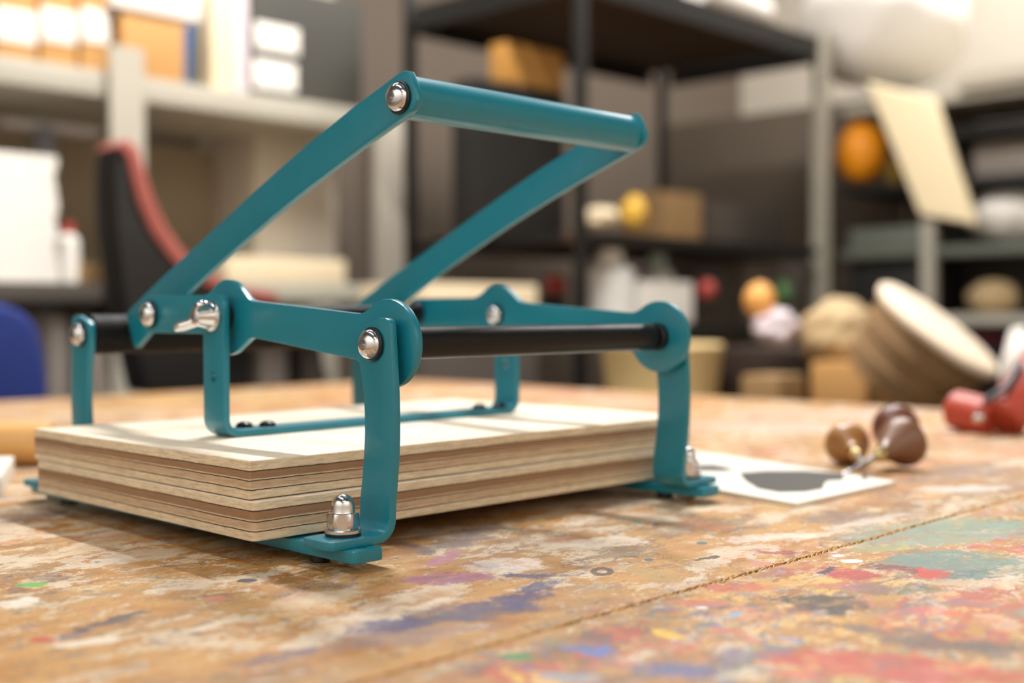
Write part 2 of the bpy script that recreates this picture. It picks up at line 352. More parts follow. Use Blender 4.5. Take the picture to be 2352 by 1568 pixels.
def cut(o, cutters):
    """drill real holes"""
    for p0, p1, r in cutters:
        k = MB().cyl(p0, p1, r, 24); root = o
        while root.parent is not None: root = root.parent
        bmesh.ops.recalc_face_normals(k.bm, faces=k.bm.faces[:])
        w0 = W(root['_o'])
        for v in k.bm.verts: v.co = W(v.co)-w0
        me = bpy.data.meshes.new('drill'); k.bm.to_mesh(me); k.bm.free(); ko = bpy.data.objects.new('drill', me); C.objects.link(ko); ko.location = w0
        md = o.modifiers.new('b', 'BOOLEAN'); md.object = ko; md.operation = 'DIFFERENCE'; md.solver = 'EXACT'
        bpy.context.view_layer.update()
        ev = o.evaluated_get(bpy.context.evaluated_depsgraph_get()); nm = bpy.data.meshes.new_from_object(ev)
        o.modifiers.clear(); o.data = nm; sharp(nm); bpy.data.objects.remove(ko)
# ------------------------------------------------------------------ the room
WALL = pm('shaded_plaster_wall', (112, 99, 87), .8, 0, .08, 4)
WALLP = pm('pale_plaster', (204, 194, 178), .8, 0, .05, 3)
FLOORM = pm('grey_brown_floor', (120, 108, 96), .6, 0, .15, 6)
WOODU = pm('pale_wood', (206, 170, 120), .6, 0, .12, 8)
def struct(o): o['kind'] = 'structure'; return o
FL = -ZOFF
struct(MB().box(-3000, 4300, -3000, 2320, FL-100, FL).build('floor', FLOORM))
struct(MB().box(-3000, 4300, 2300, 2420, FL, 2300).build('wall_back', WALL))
struct(MB().box(3900, 4020, -3000, 2300, FL, 2300).build('wall_right', WALLP))
struct(MB().box(-2420, -2300, -2500, 2300, FL, 2300).build('wall_left', WALLP))
struct(MB().box(-2420, 4020, -2620, -2500, FL, 2300).build('wall_front', WALLP))
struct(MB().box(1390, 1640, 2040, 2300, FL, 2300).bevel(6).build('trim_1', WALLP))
# ------------------------------------------------------------------ work table
tt = thing('work_table', 'large wooden work table covered in dried paint of many colours', 'table', (450, 200, FL))
TAB = table_mat()
YJ = float(T(1400, 1405)[1])
def plank(y0, y1, rag0, rag1):
    nx = 260; xs = np.linspace(-166, 1075, nx); rnd = random.Random(3)
    m = MB(); top0, top1, b0, b1, ch0, ch1 = [], [], [], [], [], []
    w = 0
    for x in xs:
        w = w*.6+rnd.uniform(-.5, .5)
        j0 = w*rag0; j1 = w*rag1
        top0.append(m.bm.verts.new((x, y0+j0+.8, TZ))); ch0.append(m.bm.verts.new((x, y0+j0*.5, TZ-1.1)))
        top1.append(m.bm.verts.new((x, y1+j1-.8, TZ))); ch1.append(m.bm.verts.new((x, y1+j1*.5, TZ-1.1)))
        b0.append(m.bm.verts.new((x, y0, TZ-32))); b1.append(m.bm.verts.new((x, y1, TZ-32)))
    ring = [b0, ch0, top0, top1, ch1, b1]
    for k in range(6):
        A, B = ring[k], ring[(k+1) % 6]
        for i in range(nx-1): m.bm.faces.new([A[i], A[i+1], B[i+1], B[i]])
    m.bm.faces.new([r[0] for r in ring]); m.bm.faces.new([r[-1] for r in ring])
    return m
plank(YJ+.9, 1135, 1, 0).build('tabletop_plank', TAB, tt)
plank(-760, YJ-.9, 0, 1.3).build('tabletop_plank', TAB, tt)
SPL = pm('raw_splintered_wood', (196, 150, 92), .7, 0, .4, 200, .4)
m = MB(); rnd = random.Random(5)
for k in range(1100):                                  # frayed fibres along the joint
    x = -165+1235*(k+rnd.random())/1100; l = rnd.uniform(2, 9); y = YJ+(rnd.uniform(.5, 2.6) if k % 3 else rnd.uniform(-2.0, -.5)); a = rnd.uniform(-.2, .2)
    h = rnd.uniform(.15, .8)
    m.add([(x, y-.35, TZ-.5), (x, y+.35, TZ-.5), (x+l*.4, y+a*l+.3, TZ+h*.7), (x+l, y+a*l*1.5, TZ-.4), (x+l*.4, y+a*l-.25, TZ+h*.6)],
          [(0, 1, 2), (0, 2, 4), (2, 3, 4), (1, 3, 2), (0, 4, 3), (0, 3, 1)])
m.build('joint_splinters', SPL, tt, kind='stuff')
DKW = pm('dark_table_frame', (70, 55, 42), .6, 0, .15, 10)
for x in (-110, 1010):
    for y in (-700, 1080): MB().box(x-35, x+35, y-35, y+35, FL, TZ-32).bevel(3).build('leg', DKW, tt)
MB().box(-75, 975, 1060, 1085, TZ-130, TZ-32).bevel(2).build('apron', DKW, tt)
MB().box(-75, 975, -705, -680, TZ-130, TZ-32).bevel(2).build('apron', DKW, tt)
# ------------------------------------------------------------------ the block press
XL, XA, XB, XR = 46.5, 54.9, 265.4, 273.8
XM = (XA+XB+4)/2
press = thing('block_press', 'teal metal hand block press with two plywood boards on painted table', 'printing press', (XM, 110, TZ))
YF, ZF = -32.5, 93.4          # front pivot
YR, ZR = 254.0, 95.0          # rear pivot
YC, ZC = 103.0, 106.5         # bracket pivot
YK, ZK = 183.0, 107.5         # lever link pivot
def mir(x): return 2*XM-x
def arc(cx, cy, r, a0, a1, n):
    return [(cx+r*math.cos(math.radians(a0+(a1-a0)*i/n)), cy+r*math.sin(math.radians(a0+(a1-a0)*i/n))) for i in range(n+1)]
# feet bars
for k, sx in enumerate((1, -1)):
    X = (lambda x: x) if sx > 0 else mir
    x0, x1 = sorted((X(20.0), X(37.6)))
    rc = 2.4; b = MB().prism(arc(x1-rc, -50.7+rc, rc, -90, 0, 4)+arc(x1-rc, 271-rc, rc, 0, 90, 4)+arc(x0+rc, 271-rc, rc, 90, 180, 4)+arc(x0+rc, -50.7+rc, rc, 180, 270, 4), 'z', -3.5, 2.3)
    b.bevel(.8, 3, 60); bar = b.build('base_bar', TEAL, press)
    cut(bar, [((X(28.8), -45.5, -8), (X(28.8), -45.5, 8), 2.1)])
    for y in (-15, 236):
        MB().rev([(0, 4.4), (.6, 5.2), (4.5, 5.2), (4.5, 0)], (X(28.8), y, TZ), (0, 0, 1), 24).build('rubber_foot', BLACKR, bar)
# plywood boards, very slightly turned
ROT = Matrix.Rotation(-.016, 4, 'Z')
def board(name, mat, ox, oy, z0, z1, lab, r=3.0):
    L, Wd = 336.0, 228.7
    lp = []
    for cx, cy, a in ((ox+L-r, oy+r, -90), (ox+L-r, oy+Wd-r, 0), (ox+r, oy+Wd-r, 90), (ox+r, oy+r, 180)): lp += arc(cx, cy, r, a, a+90, 5)
    m = MB().prism(lp, 'z', z0, z1)
    return m.bevel(.9, 3, 60).xf(ROT).build(name, mat, press, label=lab)
PLZ = lambda z: z-TZ
lowb = board('base_board', ply_mat('plywood_lower', PLZ(3.4), 18.4, 2.0), -.6, -3.6, 3.4, 21.8, 'lower birch plywood board resting on the foot bars', 3.6)
upb = board('pressure_board', ply_mat('plywood_upper', PLZ(22.2), 18.2, 9.0), 0, 0, 22.3, 40.4, 'upper birch plywood board', 1.2)
# shims between bar and board
# legs: bent flat bars standing on the foot bars
def leg(sx, back):
    X = (lambda x: x) if sx > 0 else mir
    Yf = (lambda y: y) if not back else (lambda y: YF+YR-y)
    P = []; zf = 2.3+2.05; xl = XL+2
    # (s, ya, yb) ya = inner edge, yb = outer edge
    P += [(12.2, zf, -26, -40), (12.8, zf, -23.4, -42.2), (14.6, zf, -22, -43.7), (17, zf, -21.8, -43.9), (xl-8, zf, -21.8, -43.9)]
    for i in range(1, 9):
        a = math.radians(i*90/8); P.append((xl-8+8*math.sin(a), zf+8-8*math.cos(a), -21.8, -43.9))
    for z, a, b in ((22, -22.6, -44.6), (31, -24.1, -45.8), (42, -25.4, -46.9), (51, -26, -47.3), (61, -26, -47.4), (71, -25.2, -47.1), (79, -23.6, -46.6), (86, -21.9, -46.1), (93, -21.2, -45.6), (98, -21.3, -45.1),
                    (100.5, -22.6, -44.9), (102.3, -25.6, -44.7), (103.8, -30, -44.2), (104.8, -33.6, -43.4), (105.6, -37, -41.6)):
        P.append((xl, z, a, b))
    pts = [(X(p[0]), p[1], *sorted((Yf(p[2]), Yf(p[3])))) for p in P]
    if back: pts = [(p[0], p[1]+1.4 if p[1] > 90 else p[1], p[2], p[3]) for p in pts]
    m = MB().strip(pts, 4.0); m.bevel(.7, 2, 50)
    return m.build('leg', TEAL, press)
def button_bolt(pos, dx, parent, r=7.0, ring=8.1, sp=True):
    """dome head hex bolt on a black ring; dx = +1/-1 direction the head points along x"""
    x, y, z = pos
    MB().rev([(0, ring-.8), (.5, ring), (1.3, ring), (1.9, ring-.7), (1.9, 5)], (x, y, z), (dx, 0, 0), 40).build('washer_ring', BLACKR, parent)
    hx = x+dx*1.7; m = MB(); seg = 36; ax = Vector((dx, 0, 0))
    prof = [(0, r), (.5, r)]
    for i in range(1, 8):
        a = i/8*math.radians(66); prof.append((.5+4.2*math.sin(a)/math.sin(math.radians(90)), r*math.cos(a)*1.0))
    prof.append((4.45, 2.9)); n0 = prof[-1][1]
    m.rev(prof, (hx, y, z), ax, seg)
    m.bm.faces.ensure_lookup_table()
    # hex socket: open the front cap and sink a six-sided well
    m.bm.normal_update(); cap = [f for f in m.bm.faces if len(f.verts) == seg and abs(f.calc_center_median().x-(hx+dx*4.45)) < .01]
    bmesh.ops.delete(m.bm, geom=cap, context='FACES_ONLY')
    rim = [v for v in m.bm.verts if abs(v.co.x-(hx+dx*4.45)) < .01]; rim.sort(key=lambda v: math.atan2(v.co.z-z, v.co.y-y))
    def hexp(v):
        a = math.atan2(v.co.z-z, v.co.y-y); k = (a % (math.pi/3))-math.pi/6; rr = 2.35/math.cos(k); return rr*math.cos(a), rr*math.sin(a)
    R1 = []; R2 = []
    for v in rim:
        a, b = hexp(v); R1.append(m.bm.verts.new((hx+dx*4.5, y+a, z+b))); R2.append(m.bm.verts.new((hx+dx*1.4, y+a, z+b)))
    for i in range(len(rim)):
        j = (i+1) % len(rim); m.bm.faces.new([rim[i], rim[j], R1[j], R1[i]]); m.bm.faces.new([R1[i], R1[j], R2[j], R2[i]])
    m.bm.faces.new(R2)
    return m.build('button_head_bolt', CHROME, parent)
def cap_nut(x, y, parent, z0=6.4):
    m = MB().rev([(0, 8.2), (1.3, 8.2), (1.3, 4)], (x, y, z0), (0, 0, 1), 36); m.build('washer_ring', BLACKR, parent)
    m = MB().rev([(0, 8.2), (.25, 8.4), (1.5, 8.4), (1.8, 8.1), (1.8, 3)], (x, y, z0+1.3), (0, 0, 1), 36); n = m.build('washer', CHROME_D, parent)
    m = MB(); zb = z0+3.1; R = 7.5; rings = []
    for z, k in ((0, .0), (.9, 1), (6.3, 1), (7.3, 0)):
        ring = []
        for i in range(48):
            a = 2*math.pi*i/48+.35; kk = ((a-.35) % (math.pi/3))-math.pi/6; hexr = R*math.cos(math.pi/6)/math.cos(kk)
            rr = min(hexr, 6.75) if k == 0 else min(hexr, 7.4); ring.append(m.bm.verts.new((x+rr*math.cos(a), y+rr*math.sin(a), zb+z)))
        rings.append(ring)
    for A, B in zip(rings, rings[1:]):
        for i in range(48): m.bm.faces.new([A[i], A[(i+1) % 48], B[(i+1) % 48], B[i]])
    m.bm.faces.new(rings[0])
    dome = [(7.3, 6.75), (7.5, 5.6), (8.2, 5.35), (10.4, 5.3)]
    for i in range(1, 9):
        a = i/8*math.pi/2; dome.append((10.4+5.5*math.sin(a), max(0, 5.3*math.cos(a)) if i < 8 else 0))
    m.rev(dome, (x, y, zb), (0, 0, 1), 48)
    m.build('cap_nut', CHROME, parent)
    m = MB().rev([(0, 3), (0, 6.6)]+[(4.0*math.sin(i/7*math.pi/2), 6.6*math.cos(i/7*math.pi/2)) for i in range(1, 7)]+[(4.0, 0)], (x, y, -3.5), (0, 0, -1), 28); m.build('bolt_head', CHROME_D, parent)
for sx in (1, -1):
    X = (lambda x: x) if sx > 0 else mir
    for back in (False, True):
        lg = leg(sx, back); yb, zb = (YF, ZF) if not back else (YR, ZR)
        button_bolt((X(XL), yb, zb), -sx, lg)
        cap_nut(X(28.8), -32.0 if not back else YF+YR+32.0, lg)
# front axle
ax = MB().cyl((XA-.5, YF, ZF), (mir(XA-.5), YF, ZF), 4.0, 24); ax.cyl((XA+4+2.6, YF, ZF), (mir(XA+4+2.6)-5.5, YF, ZF), 7.9, 48, ch=.5)
ax = ax.build('front_axle', RODM, press, label='black satin round front axle tube')
for s_ in (1, -1):
    X = (lambda x: x) if s_ > 0 else mir
    MB().rev([(0, 7.6), (.5, 8.2), (4.6, 8.2), (5.4, 7.6)], (X(XA+4), YF, ZF), (s_, 0, 0), 36).build('spacer_ring', BLACKR, ax)
    MB().cyl((X(XL+4), YF, ZF), (X(XA), YF, ZF), 8.4, 36, ch=.3).build('spacer_ring', BLACKR, ax)
# rear roller between the rear legs
RUBR = pm('matt_black_roller', (10, 9, 9), .6, 0, .2, 200, .1); RUBR.node_tree.nodes['Principled BSDF'].inputs['Specular IOR Level'].default_value = .2
ro = MB().cyl((XL+4.5, YR, ZR), (mir(XL+4.5), YR, ZR), 12.6, 48, ch=.6).build('rear_roller', RUBR, press, label='thick black roller between the rear legs')
# lever link rod
lk = MB().cyl((XA+4, YK, ZK), (mir(XA+4), YK, ZK), 5.6, 36, ch=.3); lk = lk.build('link_rod', RODM, press, label='thin black rod joining both arms to the lever')
for s_ in (1, -1):
    X = (lambda x: x) if s_ > 0 else mir
    MB().cyl((X(XA+4), YK, ZK), (X(XA+9), YK, ZK), 8.2, 30, ch=.4).build('spacer_ring', BLACKR, lk)
# pressure arms
def arm_outline():
    R = 21.2; o = []
    # top edge from the rear end to the bracket bump, to the front disc
    o += arc(YK+1, ZK, 10.9, -90, 90, 12)
    o += [(150, 118.4), (127, 118.3), (123, 118.6), (120.2, 119.7)]
    o += arc(YC, ZC-.4, 20.5, 48, 130, 12)
    o += [(86.0, 119.2), (83.4, 116.9), (80.6, 115.4), (76, 114.5)]
    o += [(-8, 108.0), (-12.6, 107.8), (-15.6, 108.4)]
    o += arc(YF, ZF, R, 52, 330, 40)
    o += [(-11.4, 84.2), (-8, 85.5)]
    o += [(75, 94.7), (79, 94.7), (82, 93.9), (85.2, 92.0)]
    o += arc(YC, ZC-.4, 21.0, 232, 308, 12)
    o += [(119.8, 92.2), (123.0, 95.2), (128, 96.6)]
    return o
for x0 in (XA, XB):
    m = MB().prism(arm_outline(), 'x', x0, x0+4); m.bevel(.6, 2, 50); am = m.build('pressure_arm', TEAL, press)
    out = -1 if x0 == XA else 1; xo = x0 if x0 == XA else x0+4
    button_bolt((xo, YK, ZK), out, am)
    # seat bushing of the bracket pivot
    xi = x0+4 if x0 == XA else x0
    button_bolt((xi, YC, ZC), -out, am, 6.2, 7.0)
# lever: two bowed flat bars and a tube grip
TOP = [(-29.5, 224.2), (-26, 224.7), (-22.5, 224), (14.5, 211), (47, 198.6), (78.5, 185.2), (112, 170.2), (140, 157.5), (163, 146.8), (190, 134.6), (222, 119.3), (241, 109.6), (243.6, 106.5)]
BOT = [(237, 92), (234.2, 86.2), (231, 86.6), (216, 96.2), (170, 120.2), (140.5, 135), (112, 147.8), (82, 161.2), (54, 172.8), (32, 181.4), (8.5, 190.2), (-15.6, 198.8), (-29, 203.6), (-33.5, 206), (-35.6, 209.4), (-35.4, 213), (-31, 222)]
YH, ZH = -23.7, 212.0
grip = MB().cyl((75.7, YH+.6, ZH+.8), (mir(75.7), YH+.6, ZH+.8), 10.6, 64).build('lever_grip', TEAL, press)
for s_, x0 in ((1, 71.7), (-1, 248.6)):
    m = MB().prism(TOP+BOT, 'x', x0, x0+4); m.bevel(.7, 2, 50); h = m.build('lever_arm', TEAL, press)
    button_bolt((71.7 if s_ > 0 else mir(71.7), YH, ZH), -s_, h)
# U bracket on the upper board
def ub():
    P = []; y0, y1 = 93.0, 113.4; xl = XL+2; zb = 40.4+1.9
    for z, i in ((118.0, 4.6), (117.4, 2.6), (116.0, 1.0), (113.5, .1), (110, 0), (90, 0), (70, 0), (zb+8, 0)): P.append((xl, z, y0+i, y1-i))
    for k in range(1, 8):
        a = math.radians(k*90/8); P.append((xl+8-8*math.cos(a), zb+8-8*math.sin(a), y0, y1))
    P.append((xl+8, zb, y0, y1)); P.append((XM, zb, y0, y1))
    Q = [(mir(p[0]), *p[1:]) for p in P[:-1]][::-1]
    return P+Q
br = MB().strip(ub(), 3.8); br.bevel(.6, 2, 50); br = br.build('press_bracket', TEAL, press)
cut(br, [((XL-5, YC, 73.5), (XL+12, YC, 73.5), 3.0), ((mir(XL-5), YC, 73.5), (mir(XL+12), YC, 73.5), 3.0)])
for x, y in ((70, 109), (82, 104), (254, 108), (266, 101)):
    MB().rev([(0, 4.6), (.4, 4.9)]+[(.4+3.0*math.sin(i/6*1.3), 4.9*math.cos(i/6*1.3)) for i in range(1, 7)]+[(3.3, 0)], (x, y, 44.1), (0, 0, 1), 24).build('pan_head_screw', SCREWM, br)
for s_ in (1, -1):                                     # washers between bracket and arm
    X = (lambda x: x) if s_ > 0 else mir
    MB().cyl((X(XL+4), YC, ZC), (X(XA), YC, ZC), 7.6, 30, ch=.2).build('spacer_ring', BLACKR, br)
# wing bolt on the left upright
m = MB().rev([(0, 8.0), (.4, 8.3), (1.6, 8.3), (2.2, 7.4), (3.4, 6.8), (9, 5.6), (11.5, 4.6), (12.4, 3), (12.4, 0)], (XL, YC, ZC), (-1, 0, 0), 36)
wb = m.build('wing_bolt', CHROME, br)
for s_ in (1, -1):
    m = MB(); lp = [(3.0, -1.5), (6.6, -1.5), (14.5, -10.5), (15.6, -15.2), (13.6, -17.2), (9.2, -16.2), (3.6, -10.0)]
    m.prism([(p[0], p[1]) for p in lp], 'z', -1.7, 1.7); m.bevel(1.1, 3, 40)
    A = math.radians(-28 if s_ > 0 else 152)
    m.xf(Matrix.Translation((XL, YC, ZC)) @ Matrix(((0, 1, 0, 0), (math.cos(A), 0, -math.sin(A), 0), (math.sin(A), 0, math.cos(A), 0), (0, 0, 0, 1))))
    m.build('wing', CHROME, wb)
#BACKGROUND
# ------------------------------------------------------------------ things lying on the work table
def K(px, py, depth):
    v = d_*FPX+r2*(px-1176)-u2*(py-784); return np.array([CX, CY, CZ])+v/FPX*depth
def cen(pts): return (float(np.mean([p[0] for p in pts])), float(np.mean([p[1] for p in pts])))
GREYW = pm('printing_paper_white', (226, 220, 210), .6, 0, .05, 30)
lino = thing('print_sheet', 'thick white sheet with black printed ovals lying beside the press foot', 'print', (400, 10, TZ))
MB().prism([(316, -96), (443, -96), (502, 112), (362, 108)], 'z', TZ, TZ+3.0).bevel(.5).build('sheet', GREYW, lino)
INK = pm('dark_grey_ink', (58, 53, 48), .55, 0, .1, 40)
TZ3 = TZ+3.0
def T3(l): return [tuple(on(a, b, 'z', TZ3)[:2]) for a, b in l]
MB().prism(T3([(1698, 1086), (1760, 1081), (1850, 1081), (1925, 1086), (1940, 1094), (1935, 1102), (1900, 1104), (1892, 1112), (1890, 1122), (1850, 1129), (1790, 1130), (1742, 1122), (1712, 1104)]), 'z', TZ3, TZ3+.25).build('ink_shape', INK, lino)
MB().prism(T3([(1590, 1068), (1640, 1067), (1668, 1073), (1690, 1079), (1660, 1082), (1600, 1081)]), 'z', TZ3, TZ3+.25).build('ink_shape', INK, lino)
MB().prism(T3([(1978, 1094), (1990, 1092), (1992, 1100), (1982, 1102)]), 'z', TZ3, TZ3+.25).build('ink_shape', INK, lino)
def gouge(name, lab, p0, axis, prof, shaft, hm, cat='gouge'):
    t = thing(name, lab, cat, (float(p0[0]), float(p0[1]), TZ)); a = Vector(axis).normalized()
    MB().rev(prof, p0, a, 36).build('handle', hm, t)
    MB().rev([(-8, 3.4), (-7.4, 4.2), (1, 5), (1, 0)], p0, a, 28).build('ferrule', BRASS, t)
    e = Vector(p0)-a*8; f = e-a*shaft
    m = MB().cyl(f+a*10, e, 1.7, 16, 2.1); m.cyl(f, f+a*10.5, 2.6, 12, 1.7); m.build('blade', CHROME, t)
    return t
BRASS = pm('pale_brass', (226, 206, 150), .25, 1, .05, 60)
OCH = pm('varnished_ochre_wood', (150, 100, 46), .38, 0, .2, 40, .05, .3)
BRW = pm('varnished_brown_wood', (116, 76, 50), .4, 0, .2, 40, .05, .3)
dome = lambda R, L: [(0, 0), (0, 6.4), (5, 7.5), (9, 10.5), (13, 14.6), (17, R*.94), (21, R)]+[(21+L*math.sin(i/8*math.pi/2), R*math.cos(i/8*math.pi/2)) for i in range(1, 8)]+[(21+L, 0)]
p = K(1962, 1034, 900); p[2] = TZ+12
gouge('wood_gouge', 'small carving gouge with round ochre wooden handle on the table', p, (.71, .66, .20), dome(17.0, 12), 22, OCH)
p = K(2026, 1024, 880); p[2] = TZ+13.5
gouge('wood_gouge', 'carving gouge with brown flared handle and shaft resting over the printed sheet', p, (.93, -.08, .22), [(0, 0), (0, 5.6), (4, 6.2), (10, 9), (17, 13.5), (24, 17.6), (28, 19), (31, 18.4), (33.5, 15), (35, 8), (35.4, 0)], 44, BRW)
p = K(2068, 988, 960); p[2] = TZ+20
gouge('wood_gouge', 'gouge with dark reddish brown rounded handle, behind the brown flared one', p, (.80, .58, .12), dome(19, 15), 8, pm('reddish_brown_wood', (104, 58, 42), .4, 0, .2, 40, .05, .3))
# brayer: red roller, red handle
RED = pm('red_rubber', (172, 66, 48), .42, 0, .12, 30)
DGM = pm('dark_grey_metal', (70, 70, 74), .4, .6, .1, 30)
ba = K(2185, 937, 1190); bb = K(2282, 962, 1150); bc = K(2300, 968, 1145); bd = K(2460, 750, 1210)
dz = TZ+19-ba[2]
t = thing('ink_brayer', 'red ink roller with red grip at the right edge of the table', 'ink roller', (float(bb[0]), float(bb[1]), TZ))
MB().cyl(Vector(ba), Vector(bb), 19, 40, ch=6).build('grip', RED, t)
MB().cyl(Vector(bc), Vector(bd), 21, 40, ch=4).build('roller', RED, t)
MB().tube([Vector(K(2262, 922, 1140)), Vector(K(2285, 905, 1140)), Vector(K(2310, 890, 1140)), Vector(K(2345, 835, 1160))], 3.5).build('wire_frame', DGM, t)
MB().rev([(0, 0), (0, 5), (4, 4.5), (6, 2), (6.3, 0)], Vector(K(2246, 958, 1128)), Vector(-d_), 20).build('rivet', CHROME, t)
# left edge of the table
PIN = pm('smooth_beech_wood', (222, 170, 104), .45, 0, .08, 20, 0, .2)
a, b = K(-220, 985, 950), K(118, 1003, 935); a[2] = b[2] = TZ+16.5
tag(MB().cyl(Vector(a), Vector(b), 16.5, 40, ch=2).build('rolling_pin', PIN, None, (float(a[0]), float(a[1]), TZ)), 'smooth pale wooden roller lying behind the left end of the press', 'rolling pin')
q = [tuple(T(x, y)[:2]) for x, y in ((33, 1088), (3, 1142), (-110, 1165), (-90, 1090))]
tag(MB().prism(q, 'z', TZ, TZ+13).bevel(1.2).build('white_block', GREYW, None, (*cen(q), TZ)), 'white block lying at the left edge of the table', 'block')
# ------------------------------------------------------------------ helpers for the far side of the room
def bxY(name, px0, px1, py0, py1, Y, dep, mat, parent=None, z0=None, z1=None, bev=4, **kw):
    """box whose front face lies on the plane y=Y"""
    xa, xb = on(px0, (py0+py1)/2, 'y', Y)[0], on(px1, (py0+py1)/2, 'y', Y)[0]; pm_ = (px0+px1)/2
    za = on(pm_, py1, 'y', Y)[2] if z0 is None else z0+.6; zb = on(pm_, py0, 'y', Y)[2] if z1 is None else z1
    m = MB().box(xa, xb, Y, Y+dep, za, zb).bevel(bev); return m.build(name, mat, parent, (float((xa+xb)/2), Y+dep/2, float(za)), **kw)
def bxX(name, px0, px1, py0, py1, X_, dep, mat, parent=None, z0=None, z1=None, bev=4, **kw):
    """box whose front face lies on the plane x=X_"""
    ya, yb = on(px1, (py0+py1)/2, 'x', X_)[1], on(px0, (py0+py1)/2, 'x', X_)[1]; pm_ = (px0+px1)/2
    za = on(pm_, py1, 'x', X_)[2] if z0 is None else z0+.6; zb = on(pm_, py0, 'x', X_)[2] if z1 is None else z1
    m = MB().box(X_, X_+dep, ya, yb, za, zb).bevel(bev); return m.build(name, mat, parent, (X_+dep/2, float((ya+yb)/2), float(za)), **kw)
GRM = pm('grey_beige_painted_metal', (176, 170, 156), .5, 0, .06, 10)
DKM = pm('black_steel', (17, 15, 14), .5, .2, .1, 20)
GAL = pm('galvanised_steel', (170, 164, 150), .5, .15, .25, 30)
DKB = pm('dark_brown_board', (74, 52, 30), .65, 0, .2, 10)
CARD = pm('brown_cardboard', (190, 142, 84), .75, 0, .08, 15)
WHT = pm('white_paper', (240, 234, 226), .7, 0, .04, 15)
CRM = pm('cream_card', (232, 212, 178), .7, 0, .05, 15)
LIL = pm('pale_lilac_card', (212, 198, 204), .7, 0, .05, 15)
BLU = pm('blue_plastic', (20, 92, 152), .45, 0, .08, 15)
NAVY = pm('dark_blue_fabric', (22, 44, 116), .85, 0, .15, 60)
DKG = pm('dark_olive_grey_card', (66, 64, 58), .6, 0, .1, 15)
BLK = pm('matt_black', (20, 17, 15), .7, 0, .15, 20)
GRY = pm('mid_grey_plastic', (132, 122, 114), .6, 0, .1, 15)
DGR = pm('dark_warm_grey', (78, 70, 64), .6, 0, .1, 15)
ORA = pm('orange_plastic', (226, 140, 10), .5, 0, .1, 15)
YEL = pm('yellow_plastic', (236, 186, 74), .5, 0, .08, 15)
REDP = pm('red_plastic', (190, 74, 66), .5, 0, .08, 15)
SEAT = pm('dusty_red_shell', (166, 90, 82), .5, 0, .08, 15)
BEI = pm('beige_paper', (180, 154, 114), .7, 0, .1, 12)
BRN = pm('mid_brown_card', (150, 118, 78), .7, 0, .12, 15)
GRN = pm('green_plastic', (70, 110, 60), .5, 0, .08, 15)
MARO = pm('maroon_cloth', (110, 50, 62), .8, 0, .1, 15)
TAN = pm('tan_card', (196, 164, 116), .7, 0, .1, 15)
BLG = pm('bluish_grey_steel', (168, 176, 190), .45, .2, .08, 20)
# ------------------------------------------------------------------ pale metal shelving at the left of the back wall
YS = 1800.0
zA = float(on(600, 216, 'y', YS)[2]); zB = float(on(120, 648, 'y', YS)[2])
xl0, xl1 = float(on(-160, 300, 'y', YS)[0]), float(on(838, 300, 'y', YS)[0])
sh = thing('metal_shelving_unit', 'pale grey metal shelving unit with open shelves against the back wall', 'shelving unit', ((xl0+xl1)/2, YS+200, FL))
def xs(px, Y=YS): return float(on(px, 400, 'y', Y)[0])
MB().box(xl0, xl1, YS, YS+400, zA-52, zA).bevel(5).build('shelf', GRM, sh)
MB().box(xl0, xl1, YS+10, YS+400, zB-38, zB).bevel(3).build('shelf', DGR, sh, label='dark lower shelf')
MB().box(xl0, xl1, YS+10, YS+400, zB-520, zB-482).bevel(3).build('shelf', DGR, sh, label='dark lower shelf')
zt = float(on(288, 112, 'y', YS)[2])
m = MB(); x = xs(243); m.prism([(x, YS-22), (x+74, YS-22), (x+74, YS-3), (x+66, YS-3), (x+66, YS-14), (x, YS-14)], 'z', FL, zt)
m.build('upright_post', GRM, sh)
for px in (104, 688): MB().box(xs(px, YS+360), xs(px, YS+360)+46, YS+402, YS+412, FL, zA-60).bevel(2).build('upright_post', BLG, sh, label='bluish steel rear post')
MB().box(xl1-40, xl1, YS+402, YS+412, FL, zA-60).build('upright_post', GRM, sh)
MB().box(xl0, xl1, YS+414, YS+420, zB-100, zA-70).build('back_panel', pm('brown_grey_panel', (150, 134, 112), .7, 0, .06, 5), sh)
# cartons on the top shelf
for i, (a_, b_) in enumerate(((-10, 84), (92, 176), (184, 252))):
    t = bxY('cardboard_carton', a_, b_, -60, 150, YS+30, 260, CARD, z0=zA); zc = zA
    lb = bxY('label_sheet', a_+3, b_-1, 22, 98, YS+27, 3, WHT, t, bev=.5)
    tag(t, ['brown carton with white label, at the far left of the top shelf', 'brown carton with white label, middle one of three on the top shelf', 'brown carton with white label, next to the shelf post'][i], 'box', 'labelled cartons on the top shelf')
bx = bxY('cardboard_box', 280, 425, 42, 170, YS+8, 62, CARD, z0=zA); tag(bx, 'plain brown cardboard box under a white box', 'box')
zb1 = float(on(350, 42, 'y', YS+40)[2])
tag(bxY('white_box', 256, 462, -60, 42, YS+2, 70, WHT, z0=zb1+1), 'white box lying on top of the plain brown box', 'box')
m = MB().box(-13, 13, 40, 200, 0, 330).bevel(3); x = xs(420, YS+80)
m.xf(Matrix.Translation((x+8, YS+40, zA+5)) @ Matrix.Rotation(.08, 4, 'Y')); m.xf(Matrix.Identity(4))
tag(m.build('file_folder', BLU, None, (x, YS+160, zA)), 'bright blue file folder leaning on the top shelf', 'folder')
tag(bxY('ring_binder', 486, 534, -50, 190, YS+50, 240, CRM, z0=zA), 'cream ring binder beside the blue folder', 'binder')
tag(bxY('ring_binder', 537, 572, -50, 190, YS+50, 240, LIL, z0=zA), 'pale lilac ring binder beside the dark drawer box', 'binder')
